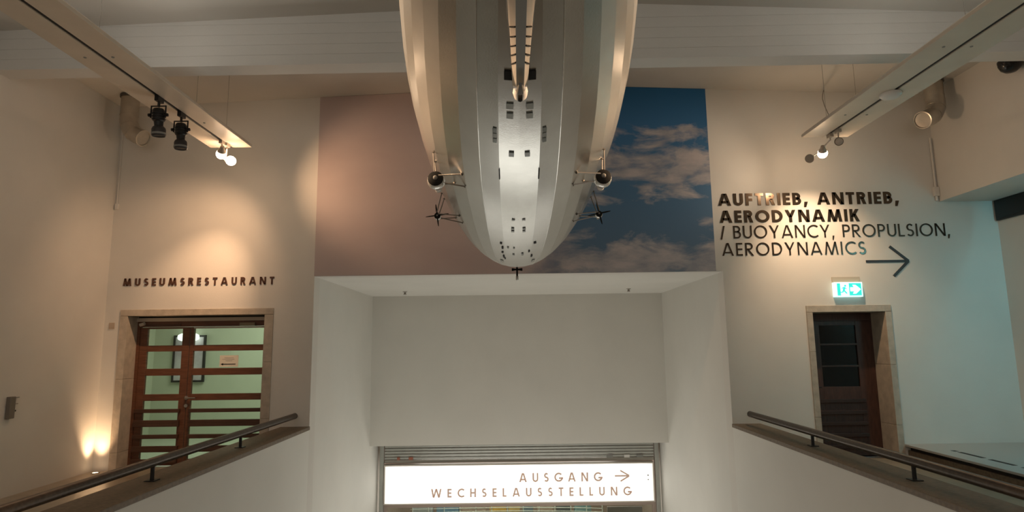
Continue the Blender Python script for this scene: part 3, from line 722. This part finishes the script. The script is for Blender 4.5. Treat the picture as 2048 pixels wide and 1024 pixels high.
duct([(6.20, 8.50, ceil_z(6.20) - .012), (6.20, 8.50, 5.25), (6.19, 8.48, 5.06), (6.08, 8.42, 4.90), (5.88, 8.34, 4.80)], .125, 'curved metal air duct beside the right bulkhead')

# small fittings
dc = empty('dome_camera', (XR, 7.28, 5.18), 'black half-dome camera high on the right bulkhead', 'camera')
part(dc, 'mount', MB().lathe([(0, .13), (.02, .13), (.025, .12)], (XR - .135, 7.28, 5.175), (0, 0, -1), 24), blackr, smooth=True)
part(dc, 'arm', MB().box((XR - .14, 7.24, 5.16), (XR, 7.32, 5.187)), blackr)
part(dc, 'dome', MB().lathe([(.02, .128), (.06, .126), (.11, .104), (.145, .062), (.158, 0)], (XR - .135, 7.28, 5.175), (0, 0, -1), 24), mat('smoked_dome', (.01, .01, .011), .2), smooth=True)

it = empty('wall_keypad', (XL, 7.42, 1.04), 'grey wall unit with small levers on the left wall', 'switch box')
part(it, 'case', MB().box((XL, 7.37, .91), (XL + .055, 7.45, 1.165)), mat('keypad_grey', (.20, .17, .14), .5), bevel=.006)
part(it, 'lever', MB().box((XL + .01, 7.45, 1.145), (XL + .03, 7.53, 1.155)), gcl)
part(it, 'lever', MB().box((XL + .01, 7.45, 1.07), (XL + .02, 7.53, 1.08)), mat('lever_pale', (.33, .28, .23), .5))
part(it, 'button', MB().box((XL, 7.46, .985), (XL + .03, 7.495, 1.005)), blackr)
part(it, 'plate', MB().box((XL, 7.45, .93), (XL + .012, 7.50, .985)), white)
sw = empty('light_switch', (-5.885, D, 2.05), 'beige square plate on the end wall left of the double door', 'switch')
part(sw, 'plate', MB().box((-5.925, D - .012, 2.005), (-5.845, D, 2.095)), mat('switch_beige', (.46, .37, .29), .5), bevel=.003)
part(sw, 'rocker', MB().box((-5.910, D - .017, 2.02), (-5.860, D - .012, 2.08)), mat('rocker_beige', (.48, .39, .31), .5), bevel=.002)
ss = empty('corner_sensor', (-5.95, D, 3.85), 'small pale sensor with conduit in the left corner of the end wall', 'sensor')
part(ss, 'box', MB().box((-5.975, D - .03, 3.80), (-5.925, D, 3.88)), white, bevel=.004)
part(ss, 'conduit', MB().tube([(-5.955, D - .012, 3.88), (-5.955, D - .012, 5.40)], .009, 8), plaster)
cc = empty('corner_conduit', (6.42, D, 3.86), 'thin pale conduit down the corner beside the right bulkhead', 'conduit')
part(cc, 'pipe', MB().tube([(6.41, D - .02, 4.75), (6.41, D - .02, 3.98)], .014, 8), plaster)
part(cc, 'junction_box', MB().box((6.375, D - .05, 3.84), (6.445, D, 3.98)), plaster, bevel=.005)
part(cc, 'stub', MB().tube([(6.41, D - .02, 3.84), (6.41, D - .02, 3.77)], .018, 8), white)
kk = empty('ceiling_clip', (-3.9, 7.3, ceil_z(-3.9)), 'tiny dark clip on the ceiling behind the left lighting beam', 'clip')
part(kk, 'plate', MB().box((-3.94, 7.27, ceil_z(-3.9) - .012), (-3.86, 7.33, ceil_z(-3.9) + .01)), blackr)
part(kk, 'hook', MB().tube([(-3.9, 7.3, ceil_z(-3.9) - .01), (-3.9, 7.3, ceil_z(-3.9) - .05), (-3.87, 7.3, ceil_z(-3.9) - .06)], .007, 6), blackr)

# floor uplight in the left corner
ul = empty('floor_uplight', (-5.86, 8.86, 0), 'round recessed floor uplight in the corner left of the double door', 'uplight')
part(ul, 'ring', MB().lathe([(0, .055), (.010, .055), (.010, .042), (.005, .040)], (-5.86, 8.86, 0), (0, 0, 1), 20), chrome, smooth=True)
part(ul, 'lens', MB().lathe([(.004, .041), (.008, .03), (.009, 0)], (-5.86, 8.86, 0), (0, 0, 1), 20), mat('uplight_lens', (1, .9, .8), .3, emit=(1, .72, .45), estr=8), smooth=True)
spot('uplight', (-5.86, 8.86, .03), (-5.94, 8.92, 1.0), 72, (1, .64, .36), 66, 1.0, .03)

# ------------------------------------------------------------------ model airship
TIP = Vector((.054, 7.0, 1.70 + 1.1375)); AX = Vector((-.0026, -1, .1)).normalized()
AU = (Vector((0, 0, 1)) - AX * AX.z).normalized(); AR = Vector((1, 0, 0)); AR = (AR - AX * AR.dot(AX)).normalized()
HA, HN, HR, HT = 3.1287, 2.2, .6314, 3.517
def hrad(s):
    if s <= 0: return 0
    if s < HA: return HR * max(0, 1 - ((HA - s) / HA) ** HN) ** .5
    return HR * max(.02, 1 - ((s - HA) / HT) ** 2)
def hp(s, deg, k=1.0, off=0.0):
    """point on the hull; deg from the keel, positive to the right"""
    a = math.radians(deg); r = hrad(s) * k + off
    return TIP + AX * s + r * (math.sin(a) * AR - math.cos(a) * AU)
ship = empty('model_airship', TIP, 'large silver model airship hanging under the ceiling, nose toward the mural', 'model airship')
NS = 36
b = MB(); rings = []
ss_ = [0.0] + [.02, .06, .12, .2, .3, .42, .56, .72, .9, 1.1, 1.3, 1.55, 1.8, 2.1, 2.4, 2.7, 3.0, 3.3, 3.6, 3.9, 4.2, 4.5, 4.8, 5.1, 5.4, 5.7, 6.0, 6.25, 6.45, 6.58]
for s_ in ss_:
    if s_ == 0: rings.append([b.bm.verts.new(TIP)])
    else: rings.append([b.bm.verts.new(hp(s_, k * 360 / NS)) for k in range(NS)])
for a_, c_ in zip(rings, rings[1:]):
    for k in range(NS):
        k2 = (k + 1) % NS
        if len(a_) == 1: b.bm.faces.new((a_[0], c_[k], c_[k2]))
        else: b.bm.faces.new((a_[k], c_[k], c_[k2], a_[k2]))
b.bm.faces.new(rings[-1])
# smooth along the length, creased along the gores
for e_ in b.bm.edges:
    pass
hull = part(ship, 'hull', b, silver)
for p in hull.data.polygons: p.use_smooth = True
ed = hull.data.edges; vs = hull.data.vertices
for e_ in ed:
    a_, c_ = vs[e_.vertices[0]].co, vs[e_.vertices[1]].co
    d_ = (c_ - a_).normalized()
    if abs(d_.dot(AX)) > .25 or a_.length < .04: e_.use_edge_sharp = True
# seams along the gores
for k in (-2, 2):
    mb = MB(); mb.tube([hp(s_, k * 10, 1, .0005) for s_ in ss_[4:26]], .0022, 5)
    part(hull, 'seam', mb, silver)

def patch(s0, s1, a0, a1, m_, name='window', parent=None, th=.003):
    """thin plate lying on the hull between two stations and two angles"""
    mb = MB(); n = 2
    v = []
    for o_ in (.0008, th + .001):
        v.append([[mb.bm.verts.new(hp(s0 + (s1 - s0) * i / n, a0 + (a1 - a0) * j / n, 1, o_)) for j in range(n + 1)] for i in range(n + 1)])
    for i in range(n):
        for j in range(n):
            mb.bm.faces.new((v[1][i][j], v[1][i + 1][j], v[1][i + 1][j + 1], v[1][i][j + 1]))
    for i in range(n):
        mb.bm.faces.new((v[0][i][0], v[0][i + 1][0], v[1][i + 1][0], v[1][i][0])); mb.bm.faces.new((v[0][i][n], v[1][i][n], v[1][i + 1][n], v[0][i + 1][n]))
        mb.bm.faces.new((v[0][0][i], v[1][0][i], v[1][0][i + 1], v[0][0][i + 1])); mb.bm.faces.new((v[0][n][i], v[0][n][i + 1], v[1][n][i + 1], v[1][n][i]))
    return part(parent or ship, name, mb, m_)
def cpatch(s, a, ds, da, m_, name='window', th=.003): patch(s - ds / 2, s + ds / 2, a - da / 2, a + da / 2, m_, name, None, th)
for sg_ in (-1, 1):
    cpatch(4.625, sg_ * 5.3, .052, 3.8, hulldark, 'hatch')
    cpatch(4.42, sg_ * 4.6, .036, 3.3, hullwin_l); cpatch(4.347, sg_ * 4.6, .036, 3.1, hullwin_l)
    for i in range(3): cpatch(4.215 - i * .045, sg_ * 11.9, .036, 1.9, hullwin if i != 1 else hullwin_l)
    cpatch(4.004, sg_ * 3.9, .040, 2.5, hullwin)
    cpatch(3.768, sg_ * 10.0, .125, .55, hulldark, 'slot')
    cpatch(3.03, sg_ * 3.1, .022, 1.9, hullwin_l)
    cpatch(2.82, sg_ * 3.6, .034, 1.9, hullwin); cpatch(2.755, sg_ * 3.6, .034, 1.9, hullwin)
    cpatch(1.46, sg_ * 15.0, .16, 2.6, hullwin_l, 'panel')
for s_, a_, ds, da in ((2.353, -12.2, .05, 1.6), (2.196, -11.6, .08, 1.3), (2.003, -12.2, .05, 1.6), (1.80, -11.8, .12, 1.3), (1.70, -11.0, .06, 1.0), (2.228, -7.4, .04, 1.3), (2.225, -3.0, .03, 1.3), (1.947, -3.5, .05, 1.7), (1.99, 3.6, .04, 1.7), (1.94, 3.7, .04, 1.7), (2.068, 8.6, .07, 1.3), (1.82, 11.6, .10, 1.3), (2.357, 12.1, .05, 1.8), (2.23, 12.2, .05, 1.8)):
    cpatch(s_, a_, ds, da, hulldark if abs(a_) > 8 else hullwin)
part(ship, 'oval_panel', MB().prism([(0, 0)] * 0 + [(math.cos(k * .3142), math.sin(k * .3142)) for k in range(20)], .001, 2, 0), hullwin_l)
ov = ship.children[-1]
for v_ in ov.data.vertices:
    q = v_.co + TIP
    v_.co = hp(2.52 + .075 * q.y, -16.2 + 3.0 * q.x + .9 * q.y, 1, .0012 + q.z * 2) - TIP
# bow fitting
BF = hp(.42, 0)
fit = part(ship, 'bow_spindle', MB().tube([BF + Vector((0, 0, .03)), BF + Vector((0, 0, -.115))], .010, 10), hulldark, smooth=True)
part(fit, 'cross_bar', MB().lathe([(-.058, .014), (-.050, .017), (-.02, .010), (.02, .010), (.050, .017), (.058, .014)], BF + Vector((0, 0, -.045)), (1, 0, 0), 10), hulldark, smooth=True)
part(fit, 'ring', MB().lathe([(0, .038), (.008, .036), (.012, .024)], BF + Vector((0, 0, .004)), (0, 0, -1), 16), silver_b, smooth=True)
part(fit, 'weight', MB().lathe([(0, .010), (.01, .016), (.02, .012), (.03, .016), (.045, .012), (.05, 0)], BF + Vector((0, 0, -.115)), (0, 0, -1), 12), silver, smooth=True)

# lower fin: wedge hanging below the hull, with a glazed band and a tail wheel
fs = [4.50, 4.56, 4.64, 4.76, 4.95, 5.2, 5.5, 5.9, 6.3]
fd = [.000, .030, .045, .060, .085, .120, .165, .23, .26]       # depth below the keel
ft = [.018, .026, .029, .031, .034, .036, .036, .034, .020]      # half thickness at the bottom edge
fr_ = [.020, .030, .036, .044, .056, .072, .085, .09, .06]       # half thickness at the root
fb = MB(); R_ = []
for s_, d_, t_, r_ in zip(fs, fd, ft, fr_):
    k = hp(s_, 0); n_ = -AU
    R_.append([fb.bm.verts.new(p) for p in (k - n_ * .03 - AR * r_, k + n_ * d_ * .55 - AR * (t_ * 1.12), k + n_ * d_ * .98 - AR * t_ * .55, k + n_ * d_ * .98 + AR * t_ * .55, k + n_ * d_ * .55 + AR * (t_ * 1.12), k - n_ * .03 + AR * r_)])
for a_, c_ in zip(R_, R_[1:]):
    for k in range(5): fb.bm.faces.new((a_[k], a_[k + 1], c_[k + 1], c_[k]))
fb.bm.faces.new(R_[0]); fb.bm.faces.new(R_[-1])
fin = part(ship, 'lower_fin', fb, finm)
def fin_at(s_):
    for i in range(len(fs) - 1):
        if fs[i] <= s_ <= fs[i + 1]:
            t = (s_ - fs[i]) / (fs[i + 1] - fs[i]); lp = lambda A: A[i] + (A[i + 1] - A[i]) * t
            return lp(fd), lp(ft)
for sg_ in (-1, 1):
    for i in range(5):
        s_ = 4.735 + i * .052; d_, t_ = fin_at(s_); k = hp(s_, 0)
        a_ = k - AU * d_ * .57 + AR * sg_ * (t_ * 1.12 + .0008); c_ = k - AU * d_ * .985 + AR * sg_ * (t_ * .55 + .0016) + AX * .05
        part(fin, 'window_bar', MB().tube([a_, c_], .0030, 5), hulldark)
bot = MB(); Q = []
for s_ in (4.62, 4.7, 4.8, 4.95, 5.2, 5.5, 5.9):
    d_, t_ = fin_at(s_); k = hp(s_, 0); Q.append([bot.bm.verts.new(k - AU * (d_ * .98 + .002) + AR * x_ * t_ * .52) for x_ in (-1, 1)])
for a_, c_ in zip(Q, Q[1:]): bot.bm.faces.new((a_[0], a_[1], c_[1], c_[0]))
part(fin, 'keel_strip', bot, mat('keel_grey', (.26, .26, .24), .5))
kz = hp(4.545, 0)
part(fin, 'nose_block', MB().lathe([(-.040, 0), (-.036, .022), (-.02, .032), (.02, .034), (.05, .029), (.07, 0)], kz - AU * .018, AX, 16), mat('fin_white', (.88, .86, .82), .4), smooth=True)
part(fin, 'tail_wheel', MB().lathe([(-.009, 0), (-.009, .020), (0, .024), (.009, .020), (.009, 0)], kz - AU * .044 + AX * .012, AR, 14), hulldark, smooth=True)
part(fin, 'wheel_fork', MB().tube([kz - AU * .040 + AX * .045, kz - AU * .058 + AX * .085, kz - AU * .062 + AX * .14], [.016, .017, .008], 8), mat('fork_grey', (.10, .095, .085), .5), smooth=True)
# side and upper fins, above the frame
for nm, ang in (('side_fin', 90), ('side_fin', -90), ('upper_fin', 180)):
    fb = MB(); a = math.radians(ang); od = math.sin(a) * AR - math.cos(a) * AU; td = AX.cross(od).normalized(); rows = []
    for s_, ex_ in ((4.9, 0.02), (5.3, .22), (5.8, .42), (6.2, .46), (6.5, .40)):
        base = TIP + AX * s_ + od * (hrad(s_) - .05); tipp = TIP + AX * s_ + od * (hrad(s_) + ex_)
        rows.append([fb.bm.verts.new(p) for p in (base + td * .03, tipp + td * .008, tipp - td * .008, base - td * .03)])
    for x_, y_ in zip(rows, rows[1:]):
        for k in range(4): fb.bm.faces.new((x_[k], x_[(k + 1) % 4], y_[(k + 1) % 4], y_[k]))
    fb.bm.faces.new(rows[0]); fb.bm.faces.new(rows[-1])
    part(ship, nm, fb, finm)

# engine cars
def engine(s_, cx, cu, sc, prop, rot, sgn):
    c = TIP + AX * s_ + AR * cx + AU * cu
    e_ = part(ship, 'engine_car', MB().lathe([(-.30, 0), (-.285, .14), (-.22, .30), (-.10, .44), (.05, .50), (.25, .50), (.42, .46), (.50, .43)], c - AX * (.30 * sc), AX, 18), silver_b, smooth=True)
    for v_ in e_.data.vertices:
        q = v_.co + TIP - (c - AX * (.30 * sc)); v_.co = v_.co
    # rebuild at the scale of this car
    M_ = Matrix.Translation(c - AX * (.30 * sc) - TIP) @ Matrix.Scale(sc, 4) @ Matrix.Translation(-(c - AX * (.30 * sc) - TIP))
    e_.data.transform(M_)
    back = c + AX * (.20 * sc)
    part(e_, 'rear_grille', MB().lathe([(0, .435 * sc), (.02 * sc, .40 * sc), (.10 * sc, .30 * sc), (.13 * sc, .12 * sc), (.13 * sc, 0)], back, AX, 18), hulldark, smooth=True)
    part(e_, 'hub', MB().lathe([(.12 * sc, .13 * sc), (.20 * sc, .12 * sc), (.25 * sc, .07 * sc), (.26 * sc, 0)], back, AX, 12), mat('hub_grey', (.22, .21, .19), .4), smooth=True)
    if prop:
        for k in range(4):
            a = math.radians(rot + 90 * k); d_ = math.cos(a) * AR + math.sin(a) * AU; t_ = AX.cross(d_)
            p0 = back + AX * (.17 * sc)
            mb = MB(); rows = []
            for q, wd in ((.06, .16), (.5, .21), (1.0, .20), (1.45, .13), (1.58, .03)):
                o_ = p0 + d_ * (q * sc); w_ = (t_ * .92 + AX * .38) * (wd * sc * .5); h_ = AX * (.028 * sc)
                rows.append([mb.bm.verts.new(x_) for x_ in (o_ - w_, o_ + h_, o_ + w_, o_ - h_)])
            for x_, y_ in zip(rows, rows[1:]):
                for j in range(4): mb.bm.faces.new((x_[j], x_[(j + 1) % 4], y_[(j + 1) % 4], y_[j]))
            mb.bm.faces.new(rows[0]); mb.bm.faces.new(rows[-1])
            part(e_, 'propeller_blade', mb, hulldark)
    ang0 = math.degrees(math.atan2(cx, -cu))
    sm = mat('strut_metal', (.28, .25, .22), .4, .5) if 'strut_metal' not in bpy.data.materials else bpy.data.materials['strut_metal']
    for ds, da in ((.12, -12), (-.05, -13), (-.12, -5), (.10, 9), (-.06, 10)):
        h_ = hp(s_ + ds, ang0 + sgn * da)
        st_ = c + (h_ - c).normalized() * .28 * sc + AX * (ds * .5)
        part(e_, 'strut', MB().tube([st_, h_], .0042, 5), sm)
        part(e_, 'strut_foot', MB().lathe([(0, .009), (.006, .008), (.008, 0)], h_, (c - h_).normalized(), 8), sm)
    part(e_, 'radiator', MB().lathe([(0, 0), (.01 * sc, .16 * sc), (.10 * sc, .20 * sc), (.22 * sc, .14 * sc), (.25 * sc, 0)], c - AU * (.42 * sc) - AX * (.30 * sc) + AR * (sgn * -.10 * sc), -AX, 12), white, smooth=True)
engine(3.47, -.488, -.515, .106, False, 0, -1)
engine(3.465, .498, -.515, .106, False, 0, 1)
engine(2.47, -.605, -.418, .056, True, 8, -1)
engine(2.465, .611, -.418, .056, True, 12, 1)
# suspension cables
for s_ in (1.6, 4.4):
    for sg_ in (-1, 1):
        h_ = hp(s_, 180 - sg_ * 22)
        part(ship, 'suspension_cable', MB().tube([h_, (h_.x, h_.y, ceil_z(h_.x))], .004, 6), wire)
